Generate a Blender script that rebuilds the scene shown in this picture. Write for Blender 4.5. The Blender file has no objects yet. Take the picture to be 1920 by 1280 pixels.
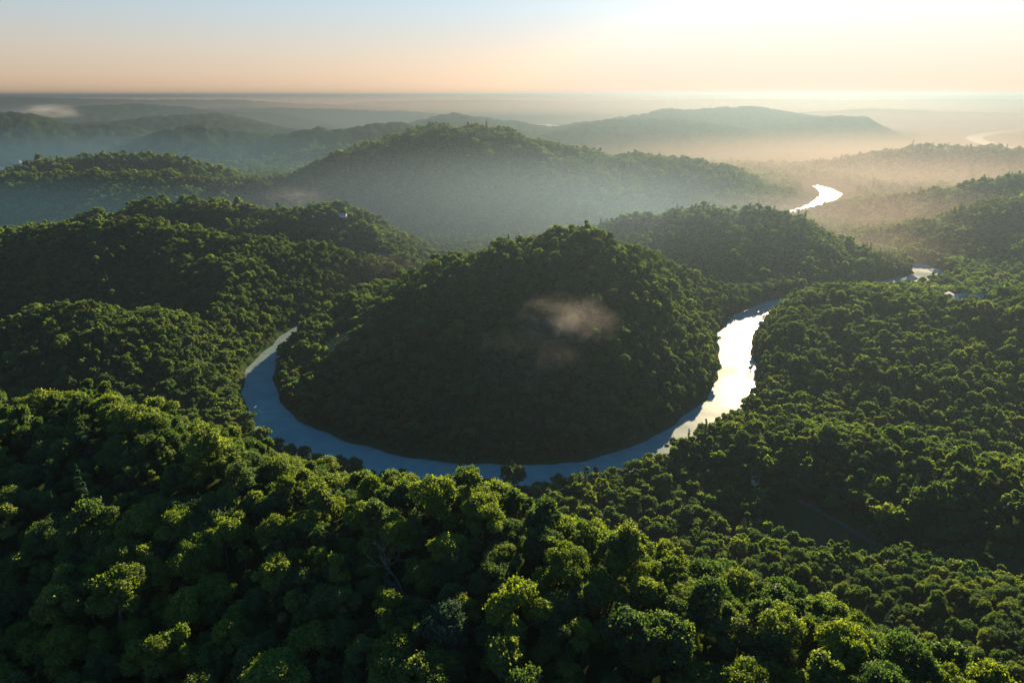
import bpy, math, random
import numpy as np
from mathutils import Vector

random.seed(7)
rng = np.random.default_rng(11)
scene = bpy.context.scene
COL = scene.collection
PI = math.pi

# ------------------------------------------------------------------ camera
CAM_H = 300.0
TILT = math.radians(19.8)
FPX = 1280.0            # focal length in pixels of a 1920 px wide frame (24 mm)
cam_d = bpy.data.cameras.new('camera')
cam_d.lens = 24.0
cam_d.sensor_width = 36.0
cam_d.clip_start = 1.0
cam_d.clip_end = 80000.0
cam = bpy.data.objects.new('camera', cam_d)
COL.objects.link(cam)
cam.location = (0, 0, CAM_H)
cam.rotation_euler = (math.radians(90) - TILT, 0, 0)
scene.camera = cam

# ------------------------------------------------------------------ sky, sun, exposure
SUN_EL = math.radians(17.0)
SUN_AZ = math.radians(23.0)         # to the right of +Y
world = bpy.data.worlds.new('World')
scene.world = world
world.use_nodes = True
wn = world.node_tree
bg = wn.nodes['Background']
sky = wn.nodes.new('ShaderNodeTexSky')
sky.sky_type = 'NISHITA'
sky.sun_disc = False
sky.sun_elevation = SUN_EL
sky.sun_rotation = SUN_AZ
sky.altitude = 300.0
sky.air_density = 1.0
sky.dust_density = 0.5
sky.ozone_density = 1.0
# graded sky colour: softens the contrast between the sun's side and the far side of the sky, warms the band along the horizon, blues the zenith to cool the shade
gam = wn.nodes.new('ShaderNodeGamma'); gam.inputs[1].default_value = 0.56
tco = wn.nodes.new('ShaderNodeTexCoord'); sxyz = wn.nodes.new('ShaderNodeSeparateXYZ')
wn.links.new(tco.outputs['Generated'], sxyz.inputs[0])
band = wn.nodes.new('ShaderNodeValToRGB')
for _ in range(3): band.color_ramp.elements.new(.5)
for e, (p, c) in zip(band.color_ramp.elements, [(0.0, (.96, .70, .56)), (.055, (.98, .85, .78)), (.13, (.82, 1.0, 1.15)), (.3, (.42, .88, 1.4)), (.6, (.2, .74, 1.5))]):
    e.position = p; e.color = (*c, 1)
wn.links.new(sxyz.outputs[2], band.inputs[0])
tint = wn.nodes.new('ShaderNodeMix'); tint.data_type = 'RGBA'; tint.blend_type = 'MULTIPLY'; tint.inputs[0].default_value = 1.0
cap = wn.nodes.new('ShaderNodeVectorMath'); cap.operation = 'MINIMUM'; cap.inputs[1].default_value = (4.9, 4.65, 4.25)
hs = wn.nodes.new('ShaderNodeHueSaturation'); hs.inputs['Saturation'].default_value = .68
wn.links.new(sky.outputs[0], gam.inputs[0])
wn.links.new(gam.outputs[0], hs.inputs['Color']); wn.links.new(hs.outputs[0], cap.inputs[0]); wn.links.new(cap.outputs[0], tint.inputs[6]); wn.links.new(band.outputs[0], tint.inputs[7]); wn.links.new(tint.outputs[2], bg.inputs[0])
bg.inputs[1].default_value = 0.063

sun_d = bpy.data.lights.new('sun', 'SUN')
sun_d.energy = 5.0
sun_d.angle = math.radians(0.5)
sun_d.color = (1.0, 0.74, 0.45)
sun = bpy.data.objects.new('sun', sun_d)
COL.objects.link(sun)
SDIR = Vector((math.sin(SUN_AZ) * math.cos(SUN_EL), math.cos(SUN_AZ) * math.cos(SUN_EL), math.sin(SUN_EL)))
sun.rotation_euler = SDIR.to_track_quat('Z', 'Y').to_euler()
sun.location = (400, 1000, 600)

scene.view_settings.view_transform = 'Standard'
scene.view_settings.look = 'None'
scene.view_settings.exposure = 1.95
scene.view_settings.gamma = 1.0
scene.cycles.use_denoising = True
scene.cycles.max_bounces = 5
scene.cycles.diffuse_bounces = 2
scene.cycles.transmission_bounces = 3
scene.cycles.volume_bounces = 0
scene.cycles.sample_clamp_indirect = 4.0

# ------------------------------------------------------------------ small helpers
def tag(o, label=None, cat=None, group=None, kind=None):
    if label: o['label'] = label
    if cat: o['category'] = cat
    if group: o['group'] = group
    if kind: o['kind'] = kind
    return o

def link(name, data, parent=None):
    o = bpy.data.objects.new(name, data)
    COL.objects.link(o)
    if parent is not None:
        o.parent = parent
    return o

def mesh_from(name, verts, faces, mats=(), smooth=False):
    me = bpy.data.meshes.new(name)
    me.from_pydata([tuple(map(float, v)) for v in verts], [], faces)
    for m in mats: me.materials.append(m)
    if smooth:
        me.polygons.foreach_set('use_smooth', [True] * len(me.polygons))
    me.update()
    return me

def quads_mesh(name, verts, nface, mat, smooth=False, tint=None):
    """verts: (4*nface, 3) array, four corners per face."""
    me = bpy.data.meshes.new(name)
    me.vertices.add(len(verts))
    me.vertices.foreach_set('co', np.ascontiguousarray(verts, dtype=np.float32).ravel())
    me.loops.add(4 * nface)
    me.loops.foreach_set('vertex_index', np.arange(4 * nface, dtype=np.int32))
    me.polygons.add(nface)
    me.polygons.foreach_set('loop_start', np.arange(0, 4 * nface, 4, dtype=np.int32))
    me.polygons.foreach_set('loop_total', np.full(nface, 4, dtype=np.int32))
    if tint is not None:
        a = me.attributes.new('tint', 'FLOAT', 'FACE')
        a.data.foreach_set('value', np.ascontiguousarray(tint, dtype=np.float32))
    if mat: me.materials.append(mat)
    me.update(calc_edges=True)
    me.validate()
    return me

# ------------------------------------------------------------------ gradient noise
_perm = np.random.default_rng(3).permutation(512).astype(np.int64)
_ga = np.random.default_rng(4).uniform(0, 2 * PI, 512)
_gx, _gy = np.cos(_ga), np.sin(_ga)
def noise(x, y):
    xi = np.floor(x).astype(np.int64); yi = np.floor(y).astype(np.int64)
    fx = x - xi; fy = y - yi
    u = fx * fx * fx * (fx * (fx * 6 - 15) + 10); v = fy * fy * fy * (fy * (fy * 6 - 15) + 10)
    def g(ix, iy, dx, dy):
        h = _perm[(_perm[ix & 511] + iy) & 511]
        return _gx[h] * dx + _gy[h] * dy
    a = g(xi, yi, fx, fy); b = g(xi + 1, yi, fx - 1, fy)
    c = g(xi, yi + 1, fx, fy - 1); d = g(xi + 1, yi + 1, fx - 1, fy - 1)
    return (a + (b - a) * u + ((c + (d - c) * u) - (a + (b - a) * u)) * v) * 1.4
def fbm(x, y, n=3):
    s = 0; a = 1.0
    for k in range(n):
        s = s + a * noise(x * 2 ** k + 17.3 * k, y * 2 ** k - 9.1 * k); a *= 0.5
    return s

# ------------------------------------------------------------------ terrain layout
CT, ST = math.cos(TILT), math.sin(TILT)
def ray(px, py):
    xc = (px - 960) / FPX; yc = (640 - py) / FPX
    return xc, CT + ST * yc, -ST + CT * yc          # world direction
def at(px, py, Y):
    dx, dy, dz = ray(px, py)
    return dx / dy * Y, Y, CAM_H + dz / dy * Y
def on_water(px, py):
    dx, dy, dz = ray(px, py)
    t = CAM_H / -dz
    return dx * t, dy * t

# every ridge: what it is, side slope, roundness of the crest, crest stations (px, py, distance)
RIDGES = [
 dict(n='near', s=(.37, .92), w=10, th=19, p=[(-700, 730, 330), (-200, 722, 255), (0, 722, 240), (130, 704, 230), (250, 745, 215), (400, 803, 195), (560, 876, 178),
      (750, 872, 170), (880, 878, 163), (1000, 930, 150), (1200, 1003, 135), (1500, 1088, 120), (1700, 1203, 100), (1800, 1300, 84), (1900, 1450, 60)]),
 dict(n='left_spur', s=(.5, .5), w=14, th=10, p=[(-500, 650, 600), (-150, 642, 640), (0, 614, 660), (100, 570, 680), (160, 564, 690), (250, 588, 705), (320, 624, 715), (400, 665, 722)]),
 dict(n='left_hill', s=(.5, .6), w=20, th=24, p=[(-600, 450, 950), (-250, 430, 980), (0, 418, 1000), (110, 407, 1000), (210, 391, 1000), (290, 401, 1005), (360, 417, 1010), (430, 427, 1015),
      (520, 434, 1020), (600, 447, 1020), (680, 472, 1025), (740, 487, 1030), (780, 496, 1040)]),
 dict(n='left_hill', s=(.45, .45), w=12, th=10, p=[(360, 437, 1010), (420, 480, 930), (480, 535, 840), (530, 580, 800)]),
 dict(n='left_hill', s=(.45, .45), w=12, th=10, p=[(600, 465, 1020), (620, 497, 950), (640, 530, 905)]),
 dict(n='middle_hill', s=(.5, .6), w=20, th=10, p=[(60, 420, 1200), (150, 400, 1220), (230, 384, 1240), (300, 374, 1250), (380, 372, 1250), (440, 380, 1250), (500, 394, 1255), (560, 390, 1260), (610, 384, 1260),
      (660, 397, 1265), (720, 427, 1270), (780, 457, 1280), (830, 484, 1290)]),
 dict(n='middle_hill', s=(.5, .5), w=12, th=10, p=[(610, 384, 1260), (690, 440, 1190), (750, 480, 1130)]),
 dict(n='big_hill', s=(.42, .6), w=40, th=10, p=[(-500, 350, 1800), (-200, 338, 1850), (0, 326, 1900), (200, 319, 1900), (330, 326, 1920), (420, 336, 1940), (480, 334, 1950), (560, 319, 1980), (640, 294, 2000), (700, 271, 2020), (760, 250, 2050), (830, 234, 2060), (880, 234, 2060),
      (940, 242, 2060), (1000, 260, 2050), (1060, 277, 2050), (1130, 293, 2060), (1220, 300, 2080), (1260, 303, 2080), (1350, 315, 2080), (1430, 338, 2080), (1480, 353, 2090), (1520, 370, 2090)]),
 dict(n='big_hill', s=(.5, .5), w=25, th=10, p=[(640, 294, 2000), (700, 262, 2250), (760, 246, 2300), (830, 232, 2200)]),
 dict(n='big_hill', s=(.5, .5), w=20, th=10, p=[(1060, 277, 2050), (1130, 283, 2250), (1220, 290, 2300), (1300, 300, 2300), (1360, 312, 2300)]),
 dict(n='shoulder_hill', s=(.4, .5), w=25, th=10, p=[(40, 314, 2200), (70, 304, 2250), (150, 299, 2280), (240, 291, 2300), (330, 298, 2300), (400, 319, 2320), (470, 333, 2330)]),
 dict(n='round_hill', s=(.60, .62), w=18, th=16, p=[(520, 632, 822), (560, 616, 830), (600, 596, 838), (680, 562, 850), (750, 534, 850), (800, 513, 848), (860, 484, 835), (930, 448, 812), (1000, 430, 800),
      (1060, 427, 797), (1100, 435, 800), (1150, 451, 812), (1200, 465, 830), (1260, 488, 850), (1310, 523, 866), (1345, 560, 880), (1365, 585, 895)]),
 dict(n='round_hill', s=(.55, .55), w=26, th=8, p=[(1050, 428, 797), (1030, 480, 762), (1010, 560, 700), (1000, 650, 645), (985, 770, 580), (970, 830, 552)]),
 dict(n='round_hill', s=(.5, .5), w=30, th=8, p=[(930, 460, 812), (850, 560, 745), (770, 640, 690), (690, 720, 640), (620, 775, 605)]),
 dict(n='round_hill', s=(.55, .55), w=26, th=8, p=[(1100, 435, 800), (1160, 540, 745), (1220, 640, 700), (1265, 720, 660), (1295, 770, 635)]),
 dict(n='round_hill', s=(.5, .5), w=22, th=8, p=[(680, 575, 850), (620, 650, 770), (570, 710, 700), (560, 760, 650)]),
 dict(n='round_hill', s=(.5, .5), w=22, th=8, p=[(1260, 488, 850), (1300, 590, 790), (1325, 680, 730)]),
 dict(n='pine_hill', s=(.34, .5), w=20, th=9, p=[(1080, 455, 1330), (1110, 433, 1345), (1170, 411, 1350), (1230, 400, 1345), (1290, 388, 1335), (1340, 384, 1330), (1400, 389, 1325), (1440, 395, 1310), (1480, 420, 1290),
      (1530, 440, 1275), (1600, 466, 1250), (1660, 489, 1225), (1700, 500, 1208)]),
 dict(n='right_hill', s=(.46, .5), w=22, th=17, p=[(1425, 622, 835), (1450, 602, 845), (1480, 579, 852), (1520, 563, 855), (1570, 551, 852), (1620, 556, 848), (1700, 564, 840), (1780, 569, 825), (1850, 564, 805),
      (1920, 551, 785), (2050, 530, 740), (2300, 520, 690)]),
 dict(n='right_hill', s=(.26, .26), w=50, th=0, p=[(1620, None, 848, 50), (1700, None, 740, 36), (1780, None, 640, 22)]),
 dict(n='right_hill', s=(.3, .3), w=30, th=0, p=[(1920, None, 785, 66), (1980, None, 660, 40)]),
 dict(n='right_hill', s=(.4, .4), w=18, th=0, p=[(1480, None, 852, 44), (1490, None, 760, 34), (1500, None, 690, 22)]),
 dict(n='front_spur', s=(.5, .55), w=14, th=6, p=[(1190, 885, 508), (1260, 850, 515), (1350, 808, 520), (1420, 805, 510), (1500, 808, 500), (1640, 825, 470), (1700, 838, 452), (1760, 858, 430), (1820, 880, 410), (1920, 890, 395), (2100, 900, 360)]),
 dict(n='right_shoulder', s=(.4, .5), w=14, th=10, p=[(1560, 1040, 350), (1640, 1052, 340), (1720, 1065, 325), (1800, 1092, 300), (1920, 1112, 280), (2200, 1150, 230)]),
 dict(n='far_right_hill', s=(.34, .5), w=18, th=0, p=[(1490, 398, 1850), (1560, 383, 1810), (1640, 375, 1780), (1700, 371, 1760), (1760, 355, 1740), (1820, 348, 1720), (1880, 341, 1700), (1920, 333, 1690), (2100, 315, 1650)]),
 dict(n='far_right_hill', s=(.33, .5), w=18, th=0, p=[(1640, 443, 1440), (1700, 428, 1450), (1780, 403, 1450), (1850, 388, 1445), (1920, 383, 1440), (2100, 370, 1400)]),
 dict(n='far_right_hill', s=(.4, .5), w=14, th=0, p=[(1790, 500, 1270), (1850, 481, 1270), (1920, 463, 1265), (2060, 450, 1240)]),
 dict(n='far_right_hill', s=(.3, .5), w=30, th=0, p=[(1500, 318, 2980), (1560, 303, 2900), (1640, 298, 2850), (1680, 288, 2820), (1720, 281, 2800), (1780, 283, 2760), (1850, 281, 2720), (1920, 283, 2700), (2150, 290, 2600)]),
]
FAR = [   # beyond the tree-by-tree forest: crests only
 dict(n='far', s=(.3, .4), w=60, th=0, p=[(150, 290, 3350), (240, 268, 3450), (300, 249, 3500), (375, 240, 3500), (420, 250, 3500), (500, 258, 3520), (570, 256, 3550), (600, 244, 3550), (640, 248, 3550), (690, 238, 3560), (745, 235, 3570), (800, 250, 3600)]),
 dict(n='far', s=(.22, .4), w=80, th=0, p=[(60, 300, 3700), (120, 286, 3800), (200, 272, 3900), (290, 262, 4000)]),
 dict(n='far', s=(.2, .4), w=90, th=0, p=[(-400, 250, 4000), (-100, 235, 4200), (0, 216, 4300), (30, 216, 4300), (80, 229, 4300), (150, 239, 4300), (220, 239, 4350), (270, 250, 4350), (320, 264, 4300)]),
 dict(n='far', s=(.2, .3), w=90, th=0, p=[(100, 240, 5300), (200, 233, 5400), (300, 222, 5500), (400, 217, 5500), (440, 225, 5500), (500, 243, 5400), (560, 250, 5300)]),
 dict(n='far', s=(.12, .3), w=150, th=0, p=[(60, 226, 6800), (120, 208, 7000), (180, 202, 7000), (260, 199, 7000), (330, 203, 7100), (420, 212, 7200), (520, 218, 7200)]),
 dict(n='far', s=(.1, .3), w=200, th=0, p=[(-300, 186, 9500), (0, 184, 9800), (120, 188, 9800), (300, 190, 10000), (440, 190, 10200), (560, 197, 10400), (700, 201, 10500)]),
 dict(n='far', s=(.1, .3), w=200, th=0, p=[(380, 208, 8300), (520, 206, 8400), (640, 208, 8500), (760, 212, 8500), (840, 220, 8400)]),
 dict(n='far', s=(.2, .4), w=60, th=0, p=[(800, 238, 5000), (850, 217, 5200), (900, 226, 5300), (960, 231, 5400), (1010, 240, 5500)]),
 dict(n='far', s=(.08, .3), w=300, th=0, p=[(-600, 184, 15000), (100, 183, 15000), (280, 180.5, 15000), (420, 183, 15000), (620, 182, 15500), (800, 184, 15500), (1000, 182, 16000), (1200, 183.5, 16000), (1350, 180.5, 16000), (1500, 182, 16000), (1700, 181, 16000), (2200, 182, 16000)]),
 dict(n='far', s=(.1, .3), w=200, th=0, p=[(700, 193, 11500), (900, 190, 11500), (1100, 193, 12000), (1350, 188, 12000), (1600, 190, 12000), (1800, 188, 12000), (2200, 191, 12000)]),
 dict(n='far', s=(.1, .3), w=150, th=0, p=[(1500, 215, 7800), (1640, 208, 8000), (1760, 212, 8000), (1900, 216, 8000), (2200, 212, 7800)]),
 dict(n='far', s=(.14, .4), w=70, th=0, p=[(1030, 262, 5700), (1080, 238, 5900), (1120, 224, 6000), (1180, 213, 6000), (1230, 207, 6000), (1280, 211, 6000), (1340, 206, 6000), (1410, 205, 6000), (1450, 212, 6000), (1500, 219, 5900), (1560, 226, 5800)]),
 dict(n='far', s=(.16, .4), w=70, th=0, p=[(1050, 266, 4600), (1090, 245, 4700), (1140, 229, 4800), (1200, 229, 4800), (1235, 227, 4800), (1290, 230, 4800), (1340, 238, 4800), (1400, 250, 4700), (1450, 268, 4600)]),
 dict(n='far', s=(.16, .4), w=70, th=0, p=[(1380, 262, 5000), (1440, 240, 5100), (1500, 228, 5200), (1560, 222, 5200), (1600, 222, 5200), (1660, 231, 5200), (1720, 240, 5150), (1770, 256, 5000), (1800, 268, 4900)]),
 dict(n='far', s=(.2, .4), w=60, th=0, p=[(1240, 290, 3900), (1300, 278, 4000), (1380, 276, 4000), (1450, 284, 3950), (1520, 292, 3900)]),
 dict(n='far', s=(.12, .3), w=80, th=0, p=[(1830, 290, 4600), (1880, 276, 5000), (1940, 268, 5200), (2100, 262, 5200)]),
]
RIVERS = [   # (px, py, half width in metres) along the middle of the water, spread over the water level
 dict(bank=1.0, clear=2, p=[(700, 560, 14), (640, 585, 15), (560, 618, 16), (522, 650, 17), (490, 682, 19), (480, 716, 20), (488, 752, 20), (515, 791, 22), (560, 823, 24), (640, 854, 24), (760, 883, 24), (880, 898, 25), (1000, 900, 25),
      (1100, 881, 20), (1190, 860, 19), (1260, 828, 20), (1320, 788, 21), (1360, 755, 23), (1385, 715, 23), (1378, 670, 22), (1372, 635, 23), (1395, 603, 25), (1440, 580, 26), (1510, 561, 25), (1590, 549, 25),
      (1660, 539, 26), (1718, 524, 30), (1752, 518, 32), (1740, 506, 28), (1715, 496, 24)]),
 dict(bank=.25, clear=50, p=[(1380, 412, 16), (1440, 404, 16), (1490, 397, 13), (1525, 385, 16), (1550, 373, 32), (1560, 364, 36), (1547, 354, 30), (1527, 347, 14)]),
 dict(bank=.25, clear=40, p=[(1432, 318, 18), (1455, 318.5, 24), (1487, 321, 18)]),
 dict(bank=.25, clear=40, p=[(1476, 310, 16), (1495, 308.5, 24), (1525, 306, 14)]),
 dict(bank=.08, clear=100, p=[(1960, 284, 40), (1880, 276, 55), (1838, 266, 60), (1822, 258, 50), (1850, 251, 60), (1890, 246, 60), (1960, 243, 60)]),
 dict(bank=.08, clear=100, p=[(1010, 234, 150), (1045, 241, 160), (1065, 247, 90)]),
 dict(bank=.1, clear=60, p=[(-90, 316, 65), (-20, 315.5, 70), (40, 315.5, 60)]),
]
for R in RIDGES + FAR:
    q = []
    for st in R['p']:
        if st[1] is None:
            px, _, Y, z = st
            dz = (z - CAM_H) / Y
            yc = (ST + dz * CT) / (CT - dz * ST)
            q.append(((px - 960) / FPX / (CT + ST * yc) * Y, Y, z))
        else:
            x, y, z = at(*st); q.append((x, y, z - R['th'] + (min(20, 24 * y / 7000) if R['n'] == 'far' else 0)))
    R['q'] = np.array(q)
for R in RIVERS:
    R['q'] = np.array([(*on_water(a, b), c) for a, b, c in R['p']])
    # round the corners
    for _ in range(2):
        a, b = R['q'][:-1], R['q'][1:]
        R['q'] = np.vstack([R['q'][:1], np.stack([a * .75 + b * .25, a * .25 + b * .75], 1).reshape(-1, 3), R['q'][-1:]])

def seg(P, Q, x, y):
    d = Q - P; L2 = d[0] ** 2 + d[1] ** 2 + 1e-9
    t = np.clip(((x - P[0]) * d[0] + (y - P[1]) * d[1]) / L2, 0, 1)
    cx = P[0] + t * d[0]; cy = P[1] + t * d[1]
    return np.hypot(x - cx, y - cy), P[2] + t * d[2], y - cy

def river_field(x, y):
    """metres outside the nearest river's edge (negative in the water), that river's bank slope and clearing"""
    best = np.full(x.shape, 1e9); bank = np.full(x.shape, 1.0); clear = np.zeros(x.shape)
    for R in RIVERS:
        q = R['q']
        lo = q[:, :2].min(0) - 1200; hi = q[:, :2].max(0) + 1200
        m = (x > lo[0]) & (x < hi[0]) & (y > lo[1]) & (y < hi[1])
        if not m.any(): continue
        xx, yy = x[m], y[m]; b = np.full(xx.shape, 1e9)
        for P, Q in zip(q[:-1], q[1:]):
            d, w, _ = seg(P, Q, xx, yy)
            b = np.minimum(b, d - w)
        wob = fbm(xx / 55, yy / 55, 3) * 4.5
        b = b + wob
        old = best[m]; better = b < old
        best[m] = np.where(better, b, old)
        bank[m] = np.where(better, R['bank'], bank[m]); clear[m] = np.where(better, R['clear'], clear[m])
    return best, bank, clear

def terrain(x, y):
    """height, number of the ridge that shapes the place, metres from the water, clearing"""
    r = np.hypot(x, y)
    # bend the coordinates a little so that slopes and crests wander like eroded ground
    amp = np.clip(r / 700, .25, 3.5)
    wx = x + amp * 11 * fbm(x / (90 * amp) + 5, y / (90 * amp), 2)
    wy = y + amp * 11 * fbm(x / (90 * amp), y / (90 * amp) + 31, 2)
    K = np.clip(r / 220, 1.6, 14)
    base = 5 + 3 * fbm(x / 120, y / 120, 2) + np.clip((r - 3300) / 2500, 0, 1) * (18 + 34 * fbm(x / 900, y / 900, 3))
    acc = np.ones(x.shape); top = base.copy(); who = np.full(x.shape, -1)
    for i, R in enumerate(RIDGES + FAR):
        q = R['q']; zmax = q[:, 2].max(); reach = (zmax + 25) / min(R['s']) + 4 * R['w']
        lo = q[:, :2].min(0) - reach; hi = q[:, :2].max(0) + reach
        m = (wx > lo[0]) & (wx < hi[0]) & (wy > lo[1]) & (wy < hi[1])
        if not m.any(): continue
        xx, yy = wx[m], wy[m]; h = np.full(xx.shape, -1e3)
        for P, Q in zip(q[:-1], q[1:]):
            d, z, side = seg(P, Q, xx, yy)
            f = np.clip(side / (d + 1e-6) * 1.5, -1, 1) * .5 + .5
            s = R['s'][0] + (R['s'][1] - R['s'][0]) * f
            h = np.maximum(h, z - s * (np.sqrt(d * d + R['w'] ** 2) - R['w']))
        t = top[m]; who[m] = np.where(h > t, i, who[m]); n = np.maximum(t, h)
        acc[m] = acc[m] * np.exp((t - n) / K[m]) + np.exp((h - n) / K[m]); top[m] = n
    h = top + K * np.log(acc)
    h = np.minimum(h, top + K * 1.0)
    # gullies and lumps, stronger on high ground, none on the very crests near by
    g = np.clip((h - 4) / 60, 0, 1)
    rid = 1 - np.abs(fbm(x / 95 + 3, y / 95, 3)) * 1.6
    h = h + g * (rid - .62) * np.where(r < 300, 2.5, np.clip(r / 75, 4, 20)) * np.clip((r - 60) / 200, .3, 1)
    h = h + g * fbm(x / 26, y / 26, 2) * 1.6
    dr, bank, clear = river_field(x, y)
    lim = np.where(dr > 0, 1.0 + bank * dr + .6 * np.maximum(0, dr - 40 / bank), np.maximum(-3.0, .35 * dr + 1.0))
    k = np.clip(4 * bank, .4, 4)
    hh = np.clip(.5 + .5 * (lim - h) / k, 0, 1)
    hs = lim * (1 - hh) + h * hh - k * hh * (1 - hh)
    h = np.where(dr > 0, np.maximum(hs, .5), np.minimum(lim, 1.0))
    return h, who, dr, clear

# ------------------------------------------------------------------ terrain sheet (fan of cells that grow with distance)
R0, R1, NR, NA = 14.0, 22000.0, 740, 820
A_MAX = math.radians(74)
lr = np.linspace(math.log(R0), math.log(R1), NR); an = np.linspace(-A_MAX, A_MAX, NA)
LR, AN = np.meshgrid(lr, an, indexing='ij')
GX = np.exp(LR) * np.sin(AN); GY = np.exp(LR) * np.cos(AN)
GH, GW, GD, GC = terrain(GX, GY)

def sample(F, x, y):
    u = (np.log(np.maximum(np.hypot(x, y), R0)) - lr[0]) / (lr[1] - lr[0]); v = (np.arctan2(x, y) - an[0]) / (an[1] - an[0])
    u = np.clip(u, 0, NR - 1.001); v = np.clip(v, 0, NA - 1.001)
    i = u.astype(int); j = v.astype(int); a = u - i; b = v - j
    return F[i, j] * (1 - a) * (1 - b) + F[i + 1, j] * a * (1 - b) + F[i, j + 1] * (1 - a) * b + F[i + 1, j + 1] * a * b
def ground(x, y):
    return sample(GH, np.asarray(x, float), np.asarray(y, float))
def hit(px, py, lift=0.0, start=60.0):
    """the place on the ground seen through a pixel"""
    dx, dy, dz = ray(px, py)
    t = start * 1.01 ** np.arange(600)
    x, y, z = dx * t, dy * t, CAM_H + dz * t
    i = int(np.argmax(z < ground(x, y) + lift))
    lo, hi = t[i - 1], t[i]
    for _ in range(12):
        m = (lo + hi) / 2
        if CAM_H + dz * m < float(ground(dx * m, dy * m)) + lift: hi = m
        else: lo = m
    return Vector((dx * hi, dy * hi, float(ground(dx * hi, dy * hi))))

def inside(x, y, poly):
    c = np.zeros(x.shape, bool)
    for (x0, y0), (x1, y1) in zip(poly, poly[1:] + poly[:1]):
        k = ((y0 > y) != (y1 > y)) & (x < (x1 - x0) * (y - y0) / (y1 - y0 + 1e-12) + x0)
        c ^= k
    return c
def ground_poly(pts):
    return [(h.x, h.y) for h in (hit(*p) for p in pts)]
GREEN_FIELD = ground_poly([(1425, 985), (1470, 938), (1500, 932), (1540, 955), (1585, 985), (1640, 1018), (1690, 1035), (1640, 1052), (1560, 1040), (1500, 1030)])
GOLD_FIELD = ground_poly([(588, 664), (608, 640), (640, 620), (668, 612), (678, 626), (652, 650), (620, 668)])
GOLD_FIELD2 = ground_poly([(333, 690), (352, 679), (368, 680), (350, 692), (338, 700)])
YARD = ground_poly([(1780, 572), (1784, 555), (1860, 551), (1866, 562), (1830, 574)])
def field_mask(x, y):
    m = np.zeros(x.shape)
    m[inside(x, y, GREEN_FIELD)] = 1.0
    m[inside(x, y, GOLD_FIELD) | inside(x, y, GOLD_FIELD2)] = 2.0
    m[inside(x, y, YARD)] = 1.0
    return m
FM = field_mask(GX, GY)

# ------------------------------------------------------------------ materials
def mat(name):
    m = bpy.data.materials.new(name); m.use_nodes = True
    nt = m.node_tree
    for n in list(nt.nodes): nt.nodes.remove(n)
    out = nt.nodes.new('ShaderNodeOutputMaterial')
    return m, nt, out
def ramp(nt, fac, stops):
    r = nt.nodes.new('ShaderNodeValToRGB')
    while len(r.color_ramp.elements) < len(stops): r.color_ramp.elements.new(.5)
    for e, (p, c) in zip(r.color_ramp.elements, stops): e.position = p; e.color = (*c, 1)
    nt.links.new(fac, r.inputs[0]); return r.outputs[0]

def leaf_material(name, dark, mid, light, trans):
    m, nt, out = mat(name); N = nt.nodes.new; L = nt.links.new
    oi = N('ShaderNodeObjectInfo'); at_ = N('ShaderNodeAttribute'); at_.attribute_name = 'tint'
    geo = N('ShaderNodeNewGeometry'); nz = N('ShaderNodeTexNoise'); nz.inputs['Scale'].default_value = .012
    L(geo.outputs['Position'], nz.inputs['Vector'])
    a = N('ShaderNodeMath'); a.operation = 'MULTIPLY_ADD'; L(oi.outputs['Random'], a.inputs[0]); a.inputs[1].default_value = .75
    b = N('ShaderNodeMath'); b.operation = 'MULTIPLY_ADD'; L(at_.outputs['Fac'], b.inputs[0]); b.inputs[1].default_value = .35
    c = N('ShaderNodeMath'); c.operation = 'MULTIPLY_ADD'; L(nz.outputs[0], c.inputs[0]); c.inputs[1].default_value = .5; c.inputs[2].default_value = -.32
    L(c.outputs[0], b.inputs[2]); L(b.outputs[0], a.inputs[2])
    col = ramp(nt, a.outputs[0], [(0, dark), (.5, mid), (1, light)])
    d = N('ShaderNodeBsdfDiffuse'); L(col, d.inputs[0])
    t = N('ShaderNodeBsdfTranslucent')
    mx = N('ShaderNodeMix'); mx.data_type = 'RGBA'; mx.blend_type = 'MULTIPLY'; mx.inputs[0].default_value = 1
    L(col, mx.inputs[6]); mx.inputs[7].default_value = (*trans, 1); L(mx.outputs[2], t.inputs[0])
    g = N('ShaderNodeBsdfGlossy'); g.inputs['Roughness'].default_value = .5; g.inputs['Color'].default_value = (.5, .55, .5, 1)
    s = N('ShaderNodeMixShader'); s.inputs[0].default_value = .5; L(d.outputs[0], s.inputs[1]); L(t.outputs[0], s.inputs[2])
    s2 = N('ShaderNodeMixShader'); s2.inputs[0].default_value = .025; L(s.outputs[0], s2.inputs[1]); L(g.outputs[0], s2.inputs[2])
    L(s2.outputs[0], out.inputs['Surface'])
    return m
LEAF = leaf_material('foliage', (.012, .034, .016), (.027, .058, .020), (.056, .088, .022), (5.8, 5.0, 1.2))
LEAF_Y = leaf_material('foliage_yellow_green', (.04, .07, .011), (.06, .10, .014), (.09, .13, .018), (3.6, 3.4, .8))  # species tone, brightened to stand in for sun on the crowns
LEAF_B = leaf_material('foliage_blue_green', (.016, .042, .027), (.026, .056, .033), (.04, .075, .038), (2.2, 2.4, 1.0))

def bark_material(name, a, b):
    m, nt, out = mat(name); N = nt.nodes.new; L = nt.links.new
    tc = N('ShaderNodeTexCoord'); nz = N('ShaderNodeTexNoise'); nz.inputs['Scale'].default_value = 3; nz.inputs['Detail'].default_value = 5
    L(tc.outputs['Object'], nz.inputs['Vector'])
    d = N('ShaderNodeBsdfDiffuse'); L(ramp(nt, nz.outputs[0], [(.3, a), (.7, b)]), d.inputs[0]); L(d.outputs[0], out.inputs['Surface'])
    return m
BARK = bark_material('bark', (.05, .04, .03), (.11, .09, .07))
BARK_PALE = bark_material('bark_pale', (.09, .08, .07), (.17, .15, .13))

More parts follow.
